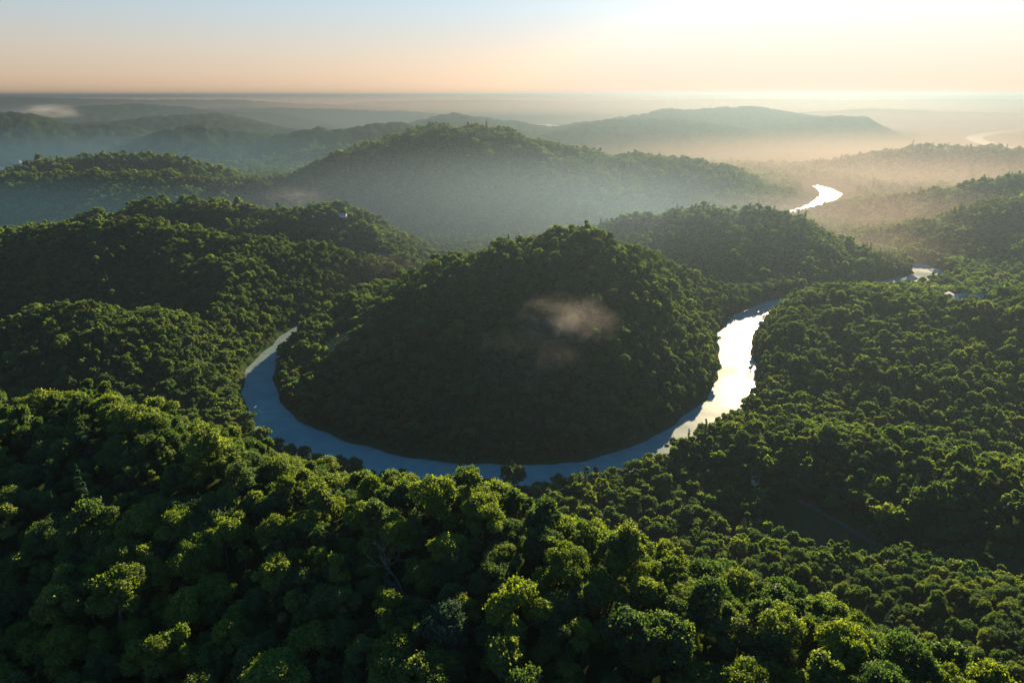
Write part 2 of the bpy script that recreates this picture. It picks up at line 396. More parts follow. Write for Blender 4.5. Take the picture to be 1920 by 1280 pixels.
def terrain_material():
    m, nt, out = mat('forest_floor'); N = nt.nodes.new; L = nt.links.new
    geo = N('ShaderNodeNewGeometry')
    nz = N('ShaderNodeTexNoise'); nz.inputs['Scale'].default_value = .02; nz.inputs['Detail'].default_value = 8; L(geo.outputs['Position'], nz.inputs['Vector'])
    vo = N('ShaderNodeTexVoronoi'); vo.inputs['Scale'].default_value = .07; L(geo.outputs['Position'], vo.inputs['Vector'])
    floor = ramp(nt, nz.outputs[0], [(.3, (.018, .032, .012)), (.55, (.03, .05, .018)), (.75, (.045, .06, .02))])
    at_ = N('ShaderNodeAttribute'); at_.attribute_name = 'field'
    n2 = N('ShaderNodeTexNoise'); n2.inputs['Scale'].default_value = .25; n2.inputs['Detail'].default_value = 6; L(geo.outputs['Position'], n2.inputs['Vector'])
    green = ramp(nt, n2.outputs[0], [(.3, (.016, .036, .013)), (.7, (.03, .052, .018))])
    gold = ramp(nt, n2.outputs[0], [(.3, (.16, .11, .035)), (.7, (.28, .2, .07))])
    m1 = N('ShaderNodeMix'); m1.data_type = 'RGBA'; L(at_.outputs['Fac'], m1.inputs[0]); L(floor, m1.inputs[6]); L(green, m1.inputs[7])
    s = N('ShaderNodeMath'); s.operation = 'SUBTRACT'; s.use_clamp = True; L(at_.outputs['Fac'], s.inputs[0]); s.inputs[1].default_value = 1
    m2 = N('ShaderNodeMix'); m2.data_type = 'RGBA'; L(s.outputs[0], m2.inputs[0]); L(m1.outputs[2], m2.inputs[6]); L(gold, m2.inputs[7])
    d = N('ShaderNodeBsdfDiffuse'); L(m2.outputs[2], d.inputs[0])
    bp = N('ShaderNodeBump'); bp.inputs['Strength'].default_value = 1; bp.inputs['Distance'].default_value = 5; bp.invert = True
    L(vo.outputs['Distance'], bp.inputs['Height']); L(bp.outputs[0], d.inputs['Normal'])
    L(d.outputs[0], out.inputs['Surface'])
    return m

def water_material():
    m, nt, out = mat('river_water'); N = nt.nodes.new; L = nt.links.new
    geo = N('ShaderNodeNewGeometry')
    p = N('ShaderNodeBsdfPrincipled')
    p.inputs['IOR'].default_value = 1.33; p.inputs['Specular IOR Level'].default_value = .03
    n1 = N('ShaderNodeTexNoise'); n1.inputs['Scale'].default_value = .02; n1.inputs['Detail'].default_value = 4; L(geo.outputs['Position'], n1.inputs['Vector'])
    mr = N('ShaderNodeMapRange'); mr.inputs[1].default_value = .35; mr.inputs[2].default_value = .65; mr.inputs[3].default_value = .27; mr.inputs[4].default_value = .50
    L(n1.outputs[0], mr.inputs[0]); L(mr.outputs[0], p.inputs['Roughness'])
    n3 = N('ShaderNodeTexNoise'); n3.inputs['Scale'].default_value = .035; n3.inputs['Detail'].default_value = 6; n3.inputs['Distortion'].default_value = 1.5; L(geo.outputs['Position'], n3.inputs['Vector'])
    L(ramp(nt, n3.outputs[0], [(.3, (.12, .19, .18)), (.5, (.15, .22, .20)), (.7, (.20, .25, .22))]), p.inputs['Base Color'])  # silty water tone with the sky's reflection put into the base colour
    n2 = N('ShaderNodeTexNoise'); n2.inputs['Scale'].default_value = .35; n2.inputs['Detail'].default_value = 3; L(geo.outputs['Position'], n2.inputs['Vector'])
    bp = N('ShaderNodeBump'); bp.inputs['Strength'].default_value = .25; bp.inputs['Distance'].default_value = .15; L(n2.outputs[0], bp.inputs['Height']); L(bp.outputs[0], p.inputs['Normal'])
    L(p.outputs[0], out.inputs['Surface'])
    return m

def plain(name, col, rough=.7, col2=None, scale=1.0):
    m, nt, out = mat(name); N = nt.nodes.new; L = nt.links.new
    p = N('ShaderNodeBsdfPrincipled'); p.inputs['Roughness'].default_value = rough
    tc = N('ShaderNodeTexCoord'); nz = N('ShaderNodeTexNoise'); nz.inputs['Scale'].default_value = scale; nz.inputs['Detail'].default_value = 4
    L(tc.outputs['Object'], nz.inputs['Vector'])
    c2 = col2 or tuple(c * .75 for c in col)
    L(ramp(nt, nz.outputs[0], [(.35, c2), (.65, col)]), p.inputs['Base Color']); L(p.outputs[0], out.inputs['Surface'])
    return m

# ------------------------------------------------------------------ terrain and water objects
def build_terrain():
    me = bpy.data.meshes.new('terrain')
    V = np.stack([GX, GY, GH], -1).reshape(-1, 3).astype(np.float32)
    idx = np.arange(NR * NA).reshape(NR, NA)
    F = np.stack([idx[:-1, :-1], idx[:-1, 1:], idx[1:, 1:], idx[1:, :-1]], -1).reshape(-1, 4)[:, ::-1].astype(np.int32)
    me.vertices.add(len(V)); me.vertices.foreach_set('co', V.ravel())
    me.loops.add(F.size); me.loops.foreach_set('vertex_index', np.ascontiguousarray(F).ravel())
    me.polygons.add(len(F)); me.polygons.foreach_set('loop_start', np.arange(0, F.size, 4, dtype=np.int32)); me.polygons.foreach_set('loop_total', np.full(len(F), 4, np.int32))
    me.polygons.foreach_set('use_smooth', np.ones(len(F), bool))
    a = me.attributes.new('field', 'FLOAT', 'POINT'); a.data.foreach_set('value', FM.astype(np.float32).ravel())
    me.update(calc_edges=True)
    me.materials.append(terrain_material())
    o = link('terrain', me)
    tag(o, 'rolling wooded hills and valleys reaching to the hazy horizon', 'terrain', kind='structure')
build_terrain()

nx, ny = 40, 80
ys = np.geomspace(30, 14000, ny); ww = np.linspace(-1, 1, nx)
wv = [(s * (y * 1.3 + 200), y, 0.0) for y in ys for s in ww]
wf = [(j * nx + i, j * nx + i + 1, (j + 1) * nx + i + 1, (j + 1) * nx + i) for j in range(ny - 1) for i in range(nx - 1)]
tag(link('river', mesh_from('river', wv, wf, [water_material()])), 'river winding round the wooded hill and away between the far hills', 'river', kind='structure')

# ------------------------------------------------------------------ tree meshes (unit: metres, a tree about 14 m tall)
def leaf_quads(c, nrm, size, r):
    n = len(c)
    nrm = nrm / (np.linalg.norm(nrm, axis=1, keepdims=True) + 1e-9)
    t = r.normal(size=(n, 3)); t -= (t * nrm).sum(1, keepdims=True) * nrm; t /= np.linalg.norm(t, axis=1, keepdims=True) + 1e-9
    b = np.cross(nrm, t)
    s = size * r.uniform(.6, 1.35, (n, 1)); k = r.uniform(.45, .8, (n, 1))
    up = nrm * s * r.uniform(-.3, .3, (n, 1))
    q = np.stack([c - t * s, c - b * s * k + up, c + t * s, c + b * s * k + up], 1)
    return q.reshape(-1, 3)

def crown_broad(r, nleaf, size, rx=5.6, h0=4.0, h1=14.0, nclump=18, wide=1.0, flat=1.0):
    """lobes set over a dome, each lobe a shell of leaf-sized faces"""
    cen = []; rad = []
    zc = h0 + (h1 - h0) * .45; rz = (h1 - zc)
    tries = 0
    while len(cen) < nclump and tries < 4000:
        tries += 1
        d = r.normal(size=3); d /= np.linalg.norm(d)
        if d[2] < -.45: continue
        rr = r.uniform(.26, .44) * rx * (1.0 if d[2] > 0 else .85)
        f = r.uniform(.5, .86)
        p = np.array([d[0] * rx * wide * f, d[1] * rx * wide * f, zc + d[2] * (rz if d[2] > 0 else (zc - h0)) * f * flat])
        if any(np.linalg.norm(p - q) < .62 * max(rr, w) for q, w in zip(cen, rad)): continue
        cen.append(p); rad.append(rr)
    cen = np.array(cen); rad = np.array(rad)
    area = rad ** 2; cnt = (area / area.sum() * nleaf * 1.25).astype(int)
    C = []; Nn = []; T = []
    for i, (p, w, k) in enumerate(zip(cen, rad, cnt)):
        d = r.normal(size=(k, 3)); d /= np.linalg.norm(d, axis=1, keepdims=True)
        d[:, 2] = np.where(d[:, 2] < -.3, -d[:, 2], d[:, 2])
        lump = 1 + .30 * np.sin(d[:, 0] * 7 + i) * np.sin(d[:, 1] * 7 + 2 * i) * np.cos(d[:, 2] * 6)
        pos = p + d * (w * lump * r.uniform(.78, 1.08, k))[:, None] * np.array([1, 1, .82])
        keep = np.ones(k, bool)
        for j in range(len(cen)):
            if j != i: keep &= np.linalg.norm((pos - cen[j]) / np.array([1, 1, .82]), axis=1) > rad[j] * .74
        C.append(pos[keep]); Nn.append((d + r.normal(size=(k, 3)) * .65 + [0, 0, .35])[keep])
        T.append(np.clip(r.normal(.5, .12) + r.normal(0, .22, keep.sum()), 0, 1))
    C = np.vstack(C); Nn = np.vstack(Nn); T = np.concatenate(T)
    # twigs sticking out: looser outline
    k = max(1, nleaf // 14); j = r.integers(0, len(C), k)
    o = C[j] - cen.mean(0); o /= np.linalg.norm(o, axis=1, keepdims=True)
    C = np.vstack([C, C[j] + o * r.uniform(.2, .9, (k, 1))]); Nn = np.vstack([Nn, Nn[j]]); T = np.concatenate([T, np.clip(T[j] + .2, 0, 1)])
    return leaf_quads(C, Nn, size, r), T, cen, rad

def crown_conifer(r, nleaf, size, h=17.0, rb=3.0, tiers=11):
    C = []; Nn = []; T = []
    per = nleaf // tiers
    for i in range(tiers):
        f = i / (tiers - 1); z0 = 3.0 + (h - 3.4) * f; R = rb * (1 - f) ** .8 + .25
        nb = max(3, int(7 * (1 - f) + 3)); ang = r.uniform(0, 2 * PI, nb); ln = R * r.uniform(.65, 1.15, nb)
        b = r.integers(0, nb, per); u = r.uniform(.1, 1, per) ** .7
        a = ang[b] + r.normal(0, .16, per); l = ln[b] * u
        z = z0 - l * .28 + r.normal(0, .16, per) + (l / (R + .1)) ** 2 * .2
        C.append(np.stack([np.cos(a) * l, np.sin(a) * l, z], 1))
        Nn.append(np.stack([np.cos(a) * .4, np.sin(a) * .4, np.ones(per)], 1) + r.normal(0, .45, (per, 3)))
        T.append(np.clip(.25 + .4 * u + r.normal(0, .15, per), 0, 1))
    return leaf_quads(np.vstack(C), np.vstack(Nn), size, r), np.concatenate(T)

def tube(V, F, pts, rads, n=7):
    base = len(V)
    pts = [Vector(p) for p in pts]
    for i, p in enumerate(pts):
        t = (pts[min(i + 1, len(pts) - 1)] - pts[max(i - 1, 0)]).normalized()
        a = t.cross(Vector((.3, .8, .1))).normalized(); b = t.cross(a)
        for k in range(n):
            an_ = 2 * PI * k / n
            V.append(p + (a * math.cos(an_) + b * math.sin(an_)) * rads[i])
    for i in range(len(pts) - 1):
        for k in range(n):
            F.append((base + i * n + k, base + i * n + (k + 1) % n, base + (i + 1) * n + (k + 1) % n, base + (i + 1) * n + k))
    F.append(tuple(base + (len(pts) - 1) * n + k for k in range(n)))

def trunk_geo(r, cen, rad, fork=4.0, r0=.42):
    V = []; F = []
    lean = Vector((r.normal(0, .3), r.normal(0, .3), 0))
    tube(V, F, [(0, 0, -2.5), lean * .1 + Vector((0, 0, 1)), lean * .5 + Vector((0, 0, fork * .6)), lean + Vector((0, 0, fork))], [r0 * 1.3, r0, r0 * .85, r0 * .7])
    top = lean + Vector((0, 0, fork))
    order = np.argsort(-rad)[:7]
    for j in order:
        e = Vector(cen[j]); m = top.lerp(e, .5) + Vector((r.normal(0, .3), r.normal(0, .3), -.2))
        tube(V, F, [top - Vector((0, 0, .4)), m, e], [r0 * .5, r0 * .32, r0 * .12], 5)
    return V, F

def add_trunk(name, V, F, m=None):
    return mesh_from(name, V, F, [m or BARK], smooth=True)

PROTO = {}          # near prototypes: (crown mesh, trunk mesh)
SRC = []            # forest sources, in the order of their index: LOD 0 (near), 1 (middle), 2 (far)
KINDS = []
def make_prototypes():
    specs = [dict(nclump=20), dict(nclump=15, rx=5.0, h1=15), dict(nclump=24, rx=6.4, h1=13, h0=4.5), dict(nclump=14, rx=4.2, h1=16, h0=5), dict(nclump=18, rx=5.4, h1=12.5, h0=3.5), dict(nclump=17, rx=5.8, h1=14.5, wide=1.1),
             dict(nclump=15, rx=3.5, h0=2.5, h1=16.5), dict(nclump=10, rx=6.2, h0=6.0, h1=14.0, flat=.9)]
    near, mid_, far = [], [], []
    for i, sp in enumerate(specs):
        r = np.random.default_rng(100 + i)
        q, T, cen, rad = crown_broad(r, 11500, .26, **sp)
        cm = quads_mesh('crown', q, len(q) // 4, LEAF, tint=T)
        V, F = trunk_geo(r, cen, rad, fork=sp.get('h0', 4.0) + .6)
        tm = add_trunk('trunk', V, F)
        PROTO['broad%d' % i] = (cm, tm)
        for lod, (nl, sz) in enumerate([(11500, .26), (1500, .68), (280, 1.55)]):
            r = np.random.default_rng(100 + i)
            q, T, _, _ = crown_broad(r, nl, sz, **sp)
            if lod == 0:      # near forest trees keep their trunk
                me = quads_mesh('forest_tree', q, len(q) // 4, LEAF, tint=T)
            else:
                me = quads_mesh('forest_tree', q, len(q) // 4, LEAF, tint=T)
            (near, mid_, far)[lod].append(me)
    for i in range(2):
        r = np.random.default_rng(200 + i)
        hh, rb = (17.0, 3.0) if i == 0 else (19.0, 2.6)
        q, T = crown_conifer(r, 4200, .34, hh, rb)
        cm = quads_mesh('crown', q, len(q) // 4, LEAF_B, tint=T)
        V, F = [], []
        tube(V, F, [(0, 0, -2.5), (0, 0, 4), (0, 0, hh * .6), (0, 0, hh - .4)], [.34, .3, .16, .03])
        PROTO['conifer%d' % i] = (cm, add_trunk('trunk', V, F))
        for lod, (nl, sz) in enumerate([(3600, .36), (900, .72), (260, 1.2)]):
            r = np.random.default_rng(200 + i)
            q, T = crown_conifer(r, nl, sz, hh, rb)
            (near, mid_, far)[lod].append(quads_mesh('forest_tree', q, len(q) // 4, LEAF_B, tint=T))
    for lod in (near, mid_, far):
        for me in lod: SRC.append(bpy.data.objects.new('forest_source', me))
NB, NC = 8, 2
NV = NB + NC
make_prototypes()

# ------------------------------------------------------------------ where the trees stand
def scatter(rmin, rmax, step, amax, seed):
    """jittered grid over a fan"""
    g = np.random.default_rng(seed)
    n = int(2 * rmax / step) + 2
    X, Y = np.meshgrid(np.arange(-n // 2, n // 2 + 1) * step, np.arange(-2, n // 2 + 1) * step)
    X = X + (np.arange(X.shape[0])[:, None] % 2) * step * .5
    X = (X + g.uniform(-.42, .42, X.shape) * step).ravel(); Y = (Y + g.uniform(-.42, .42, Y.shape) * step).ravel()
    r = np.hypot(X, Y); a = np.abs(np.arctan2(X, Y))
    k = (r >= rmin) & (r < rmax) & (a < amax)
    return X[k], Y[k]
bushes = [scatter(60, 330, 4.6, math.radians(60), 9), scatter(330, 1000, 4.4, math.radians(45), 10)]
parts = bushes + [scatter(30, 420, 5.9, math.radians(62), 1), scatter(420, 1250, 7.2, math.radians(52), 2), scatter(1250, 2500, 8.6, math.radians(47), 3), scatter(2500, 3300, 14.0, math.radians(45), 5)]
TX = np.concatenate([p[0] for p in parts]); TY = np.concatenate([p[1] for p in parts])
TR = np.hypot(TX, TY)
LOW = np.zeros(len(TX), bool); LOW[:sum(len(b[0]) for b in bushes)] = True
TZ, TW, TD, TC = terrain(TX, TY)
TZ = ground(TX, TY)
keep = np.where(LOW, (TD > .2) & ((TR < 330) | (TD < 9)), TD > TC) & (field_mask(TX, TY) == 0) & (TZ > .6)
LOW = LOW[keep]
TX, TY, TZ, TW, TR, TD = TX[keep], TY[keep], TZ[keep], TW[keep], TR[keep], TD[keep]
g2 = np.random.default_rng(21)
NT = len(TX)
stand = fbm(TX / 60, TY / 60, 2)
SC = np.clip(g2.normal(.88, .23, NT) + .14 * stand, .42, 1.5)
emer = g2.uniform(size=NT) < .05
SC[emer] *= 1.25
SC = np.where(TR > 2500, SC * 1.35, SC)
SC = np.where(TR < 420, SC * .74, np.where(TR < 2500, SC * .84, SC))
conif_names = {'pine_hill': .22, 'round_hill': .17, 'big_hill': .12, 'far_right_hill': .12, 'front_spur': .10}
prob = np.array([conif_names.get(R['n'], .03) for R in RIDGES + FAR] + [.03])[TW]
isC = (g2.uniform(size=NT) < prob * np.clip(.4 + 1.6 * (fbm(TX / 45 + 7, TY / 45, 2) + .3), .1, 2.2))
VAR = np.where(isC, NB + g2.integers(0, NC, NT), g2.integers(0, NB, NT))
SZ = SC * np.where(TR < 420, g2.uniform(.9, 1.4, NT), g2.uniform(.88, 1.18, NT))
SC = np.where(LOW, g2.uniform(.24, .42, NT), SC); SZ = np.where(LOW, SC * g2.uniform(.8, 1.1, NT), SZ); VAR = np.where(LOW, g2.integers(0, 6, NT), VAR)
ROT = g2.uniform(0, 2 * PI, NT)

# the trees of the near ridge that show: each one its own object
TOPZ = TZ + 13 * SZ
def project(x, y, z):
    zz = z - CAM_H
    depth = y * CT - zz * ST; v = y * ST + zz * CT
    return 960 + FPX * x / depth, 640 - FPX * v / depth, depth
PX, PY, DEP = project(TX, TY, TOPZ - 3)
near_ids = np.where(~LOW & (TR < 330) & (PX > -20) & (PX < 1940) & (PY > 0) & (PY < 1310) & (DEP > 5))[0]
def visible(i):
    p = np.array([TX[i], TY[i], TOPZ[i] - 2.0]); c = np.array([0, 0, CAM_H])
    t = np.linspace(.25, .955, 60)[:, None]
    q = c + (p - c) * t
    return bool((q[:, 2] > ground(q[:, 0], q[:, 1]) + 10.0).all())
near_ids = np.array([i for i in near_ids if visible(i)])
near_ids = near_ids[np.argsort(TR[near_ids] ** 1 + (TZ[near_ids] < 0) * 0)]
MAX_IND = 288
near_ids = near_ids[:MAX_IND]
is_ind = np.zeros(NT, bool); is_ind[near_ids] = True

# trees of the photo that stand out: (kind, px of top, py of top, px height of crown, scale, material, label)
SPECIAL = [
 ('broad7', 208, 1090, 1.23, LEAF_Y, 'bright yellow-green spreading tree with pale forked trunk, alone low on the dark slope', 5.0),
 ('broad3', 415, 985, 1.03, LEAF_Y, 'bright green tree with bare lower trunk showing below its ragged crown', 4.0),
 ('broad0', 255, 965, 0.99, LEAF_Y, 'rounded yellow-green tree just uphill of the pale forked tree', 3.0),
 ('broad5', 330, 970, 0.99, LEAF_Y, 'broad yellow-green tree touching the bare-trunked bright tree', 3.0),
 ('broad6', 362, 868, 0.99, LEAF_Y, 'tall soft plume-shaped green tree below the near crest', 3.0),
 ('broad6', 602, 860, 1.08, LEAF_Y, 'lime green tall tree rising above the crest against the dark river', 3.5),
 ('broad6', 866, 858, 1.12, LEAF_Y, 'lime green tree topping the crest beside the open water', 4.0),
 ('broad4', 838, 1140, 1.03, LEAF_B, 'round blue-green tree beside the spiky lit tree on the dark slope', 2.0),
 ('broad1', 1093, 1180, 0.77, LEAF_Y, 'small bright tree standing by itself in deep shade', 3.0),
 ('conifer0', 942, 1105, 0.90, LEAF_Y, 'spiky-topped lit yellow-green conifer in the shade of the slope', 3.0),
 ('broad0', 745, 985, 0.90, LEAF_Y, 'lit green tree above the bare grey branches on the dark slope', 2.0),
 ('broad3', 1150, 965, 0.99, LEAF, 'narrow upright dark green tree on the crest above the right bank wood', 3.0),
]
taken = []
spec_xy = []
for k, px, py, sc, m, lab, lift in SPECIAL:
    hgt = 13.5 * sc + lift * .5
    p = hit(px, py, lift=hgt - 1.0)
    spec_xy.append(p)
    d = np.hypot(TX - p.x, TY - p.y)
    rm = d < 4.0
    taken.append(rm)
drop = np.any(np.array(taken), 0)
dead_p = hit(742, 1062, lift=9)
drop |= np.hypot(TX - dead_p.x, TY - dead_p.y) < 4.0
is_ind &= ~drop

def tree_copy(kind, name, loc, rot, sc, sz, m, label, cat, group):
    cm, tm = PROTO[kind]
    root = bpy.data.objects.new(name, None); COL.objects.link(root)
    root.empty_display_size = 1
    root.location = loc; root.rotation_euler = (0, 0, rot); root.scale = (sc, sc, sz)
    tag(root, label, cat, group)
    c = link('crown', cm, root)
    c.material_slots[0].link = 'OBJECT'; c.material_slots[0].material = m
    link('trunk', tm, root)
    return root

# the copies
g3 = np.random.default_rng(5)
crestY = RIDGES[0]['q']
def crest_dist(x, y):
    best = 1e9; side = 0
    for P, Q in zip(crestY[:-1], crestY[1:]):
        d, z, s = seg(P, Q, np.array([x]), np.array([y]))
        if d[0] < best: best = d[0]; side = s[0]
    return best, side
for i in np.where(is_ind)[0]:
    cone = VAR[i] >= NB
    kind = ('conifer%d' % (VAR[i] - NB)) if cone else 'broad%d' % VAR[i]
    d, side = crest_dist(TX[i], TY[i])
    if d < 16: zone, zg = 'on the crest of the near ridge', 'crest'
    elif side > 0: zone, zg = 'on the far side of the near ridge', 'far side'
    else: zone, zg = 'on the shaded slope below the near ridge crest', 'slope'
    sx = 'west' if TX[i] < -40 else ('middle' if TX[i] < 45 else 'east')
    u = g3.uniform()
    if cone: m, tone = LEAF_B, 'dark narrow conifer'
    elif u < .44: m, tone = LEAF_Y, 'yellow-green leafy broadleaf tree'  # large share of bright crowns stands in for a sunlit canopy
    elif u < .44: m, tone = LEAF_B, 'dull blue-green broadleaf tree'
    else: m, tone = LEAF, 'dark green broadleaf tree'
    size = 'tall' if SZ[i] > 1.0 else ('middling' if SZ[i] > .85 else 'low')
    end = {'west': 'left end', 'middle': 'middle', 'east': 'right end'}[sx]
    zone2 = zone + ', %s' % end
    tree_copy(kind, 'conifer_tree' if cone else 'broadleaf_tree', (TX[i], TY[i], TZ[i] - .3), ROT[i], SC[i], SZ[i], m,
              '%s %s %s' % (size, tone, zone2), 'tree', '%s %s %s' % (size, tone, zone2))
for (k, px, py, sc, m, lab, lift), p in zip(SPECIAL, spec_xy):
    t = tree_copy(k, 'conifer_tree' if k.startswith('con') else 'broadleaf_tree', (p.x, p.y, p.z - .3 + lift * .25), random.uniform(0, 6.28), sc, sc * (1 + lift * .03), m, lab, 'tree', None)
    if 'pale forked' in lab:
        for ch in t.children:
            if ch.name.startswith('trunk'):
                ch.material_slots[0].link = 'OBJECT'; ch.material_slots[0].material = BARK_PALE

# bare tree
def bare_tree(p):
    r = np.random.default_rng(77); V, F = [], []
    def grow(a, d, ln, rad, lev):
        b = a + d * ln; m = a + d * ln * .5 + Vector(r.normal(0, .06 * ln, 3))
        tube(V, F, [a, m, b], [rad, rad * .8, rad * .55], 5)
        if lev == 0: return
        for _ in range(3):
            nd = (d + Vector(r.normal(0, .55, 3)) + Vector((0, 0, .15))).normalized()
            grow(b, nd, ln * r.uniform(.6, .85), rad * .55, lev - 1)
    grow(Vector((0, 0, -2)), Vector((.05, 0, 1)), 6.5, .35, 4)
    root = bpy.data.objects.new('dead_tree', None); COL.objects.link(root); root.location = p
    tag(root, 'leafless grey tree with pale bare branches among dark crowns', 'tree')
    link('trunk', mesh_from('trunk', V, F, [BARK_PALE], True), root)
bare_tree(dead_p)

# ------------------------------------------------------------------ forests: the trees beyond counting, one object per hill
def forest_nodes():
    ng = bpy.data.node_groups.new('forest_planting', 'GeometryNodeTree')
    ng.interface.new_socket('Geometry', in_out='INPUT', socket_type='NodeSocketGeometry')
    ng.interface.new_socket('Geometry', in_out='OUTPUT', socket_type='NodeSocketGeometry')
    N = ng.nodes.new; L = ng.links.new
    gi, go = N('NodeGroupInput'), N('NodeGroupOutput')
    g2i = N('GeometryNodeGeometryToInstance')
    for s in reversed(SRC):
        oi = N('GeometryNodeObjectInfo'); oi.inputs['Object'].default_value = s; oi.transform_space = 'ORIGINAL'
        L(oi.outputs['Geometry'], g2i.inputs[0])
    ip = N('GeometryNodeInstanceOnPoints'); ip.inputs['Pick Instance'].default_value = True
    def attr(name, t):
        a = N('GeometryNodeInputNamedAttribute'); a.data_type = t; a.inputs['Name'].default_value = name
        return a.outputs[0]
    L(gi.outputs[0], ip.inputs['Points']); L(g2i.outputs[0], ip.inputs['Instance'])
    L(attr('variant', 'INT'), ip.inputs['Instance Index'])
    er = N('FunctionNodeEulerToRotation'); L(attr('rot', 'FLOAT_VECTOR'), er.inputs[0]); L(er.outputs[0], ip.inputs['Rotation'])
    L(attr('scl', 'FLOAT_VECTOR'), ip.inputs['Scale'])
    L(ip.outputs[0], go.inputs[0])
    return ng
FOREST_NG = forest_nodes()
def forest(ids, label):
    me = bpy.data.meshes.new('forest')
    n = len(ids)
    me.vertices.add(n)
    me.vertices.foreach_set('co', np.stack([TX[ids], TY[ids], TZ[ids] - .3], 1).astype(np.float32).ravel())
    lod = np.where(TR[ids] < 400, 0, np.where(TR[ids] < 1150, 1, 2))
    a = me.attributes.new('variant', 'INT', 'POINT'); a.data.foreach_set('value', (lod * NV + VAR[ids]).astype(np.int32))
    a = me.attributes.new('rot', 'FLOAT_VECTOR', 'POINT')
    a.data.foreach_set('vector', np.stack([g3.normal(0, .05, n), g3.normal(0, .05, n), ROT[ids]], 1).astype(np.float32).ravel())
    a = me.attributes.new('scl', 'FLOAT_VECTOR', 'POINT')
    a.data.foreach_set('vector', np.stack([SC[ids], SC[ids], SZ[ids]], 1).astype(np.float32).ravel())
    o = link('forest', me)
    md = o.modifiers.new('planting', 'NODES'); md.node_group = FOREST_NG
    tag(o, label, 'forest', kind='stuff')
    return o
FOREST_LABELS = {
 'near': 'dense broadleaf forest clothing the near ridge under the viewpoint',
 'left_spur': 'forest on the low spur between the near ridge and the large dark hill on the left',
 'left_hill': 'forest on the large dark hill left of the river bend',
 'middle_hill': 'forest on the hill with a small pale lodge, behind the large dark left hill',
 'big_hill': 'dark forest on the tallest hill, behind the misty valley',
 'shoulder_hill': 'forest on the low flat-topped hill left of the tallest hill',
 'round_hill': 'forest covering the round hill inside the river bend',
 'pine_hill': 'forest with pine tops on the hill behind the bright river arm',
 'right_hill': 'forest on the broad hill right of the sunlit river arm',
 'front_spur': 'forest on the spur above the grassy clearing, right of the near ridge',
 'right_shoulder': 'forest of larger trees on the slope at the lower right corner',
 'far_right_hill': 'hazy forest on the layered hills at the right edge',
 'valley': 'forest on the valley floors and river banks between the hills',
}
names = np.array([R['n'] for R in RIDGES] + ['valley'] * len(FAR) + ['valley'])
own = names[TW]
rest = ~is_ind & ~drop
for nme, lab in FOREST_LABELS.items():
    ids = np.where(rest & (own == nme))[0]
    if len(ids): forest(ids, lab)
print('trees', NT, 'individual', int(is_ind.sum()))

# ------------------------------------------------------------------ buildings
WHITE = plain('white_wall', (.75, .73, .70), .8)
LAV = plain('grey_sheet_roof', (.27, .25, .26), .7)
REDR = plain('red_roof', (.35, .12, .09), .7)
DARKG = plain('window_dark', (.03, .035, .04), .3)
TAN = plain('tan_sheet', (.55, .42, .33), .6)
def box(V, F, x0, x1, y0, y1, z0, z1):
    b = len(V)
    V += [(x0, y0, z0), (x1, y0, z0), (x1, y1, z0), (x0, y1, z0), (x0, y0, z1), (x1, y0, z1), (x1, y1, z1), (x0, y1, z1)]
    F += [tuple(b + i for i in f) for f in ((0, 3, 2, 1), (4, 5, 6, 7), (0, 1, 5, 4), (1, 2, 6, 5), (2, 3, 7, 6), (3, 0, 4, 7))]
def gable(V, F, x0, x1, y0, y1, z0, h, o=.5):
    """roof of two pitches, ridge along x, with some thickness"""
    b = len(V); ym = (y0 + y1) / 2; t = .25
    for x in (x0 - o, x1 + o):
        V += [(x, y0 - o, z0), (x, ym, z0 + h), (x, y1 + o, z0), (x, y1 + o, z0 - t), (x, ym, z0 + h - t), (x, y0 - o, z0 - t)]
    for i in range(6):
        F.append((b + i, b + (i + 1) % 6, b + 6 + (i + 1) % 6, b + 6 + i))
    F.append((b + 5, b + 4, b + 1, b)); F.append((b + 4, b + 3, b + 2, b + 1)); F.append((b + 6, b + 7, b + 10, b + 11)); F.append((b + 7, b + 8, b + 9, b + 10))
def house(name, loc, rot, L_, W_, H_, rh, wall, roof, label, cat, nwin=4, group=None):
    root = bpy.data.objects.new(name, None); COL.objects.link(root); root.location = loc; root.rotation_euler = (0, 0, rot)
    tag(root, label, cat, group)
    V, F = [], []
    x0, x1, y0, y1 = -L_ / 2, L_ / 2, -W_ / 2, W_ / 2
    box(V, F, x0, x1, y0, y1, -3, H_)
    for x in (x0, x1):           # gable ends
        b = len(V); V += [(x, y0, H_), (x, y1, H_), (x, 0, H_ + rh)]; F.append((b, b + 1, b + 2))
    link('wall', mesh_from('wall', V, F, [wall]), root)
    V, F = [], []
    gable(V, F, x0, x1, y0, y1, H_ + .06, rh)
    link('roof', mesh_from('roof', V, F, [roof]), root)
    for k in range(nwin):
        V, F = [], []
        x = x0 + L_ * (k + .5) / nwin
        box(V, F, x - .7, x + .7, y0 - .05, y0 + .1, H_ * .35, H_ * .75)
        link('window', mesh_from('window', V, F, [DARKG]), root)
    V, F = [], []
    box(V, F, x0 + L_ * .08, x0 + L_ * .08 + 1.1, y0 - .06, y0 + .1, 0.0, min(2.2, H_ * .8))
    link('door', mesh_from('door', V, F, [DARKG]), root)
    return root
def ground_at(p, dz=0): return (p.x, p.y, float(ground(p.x, p.y)) + dz)
fa = hit(1816, 562)
house('long_shed', (fa.x, fa.y, fa.z), math.radians(-6), 30, 10, 5, 3.0, WHITE, LAV, 'long shed with grey roof in the yard behind the wooded hill', 'shed', 6)
fb = Vector((fa.x - 6, fa.y + 26, 0)); fb = Vector(ground_at(fb))
house('farm_house', fb, math.radians(84), 14, 10, 7, 3, WHITE, WHITE, 'white gabled house just behind the long grey shed', 'house', 2)
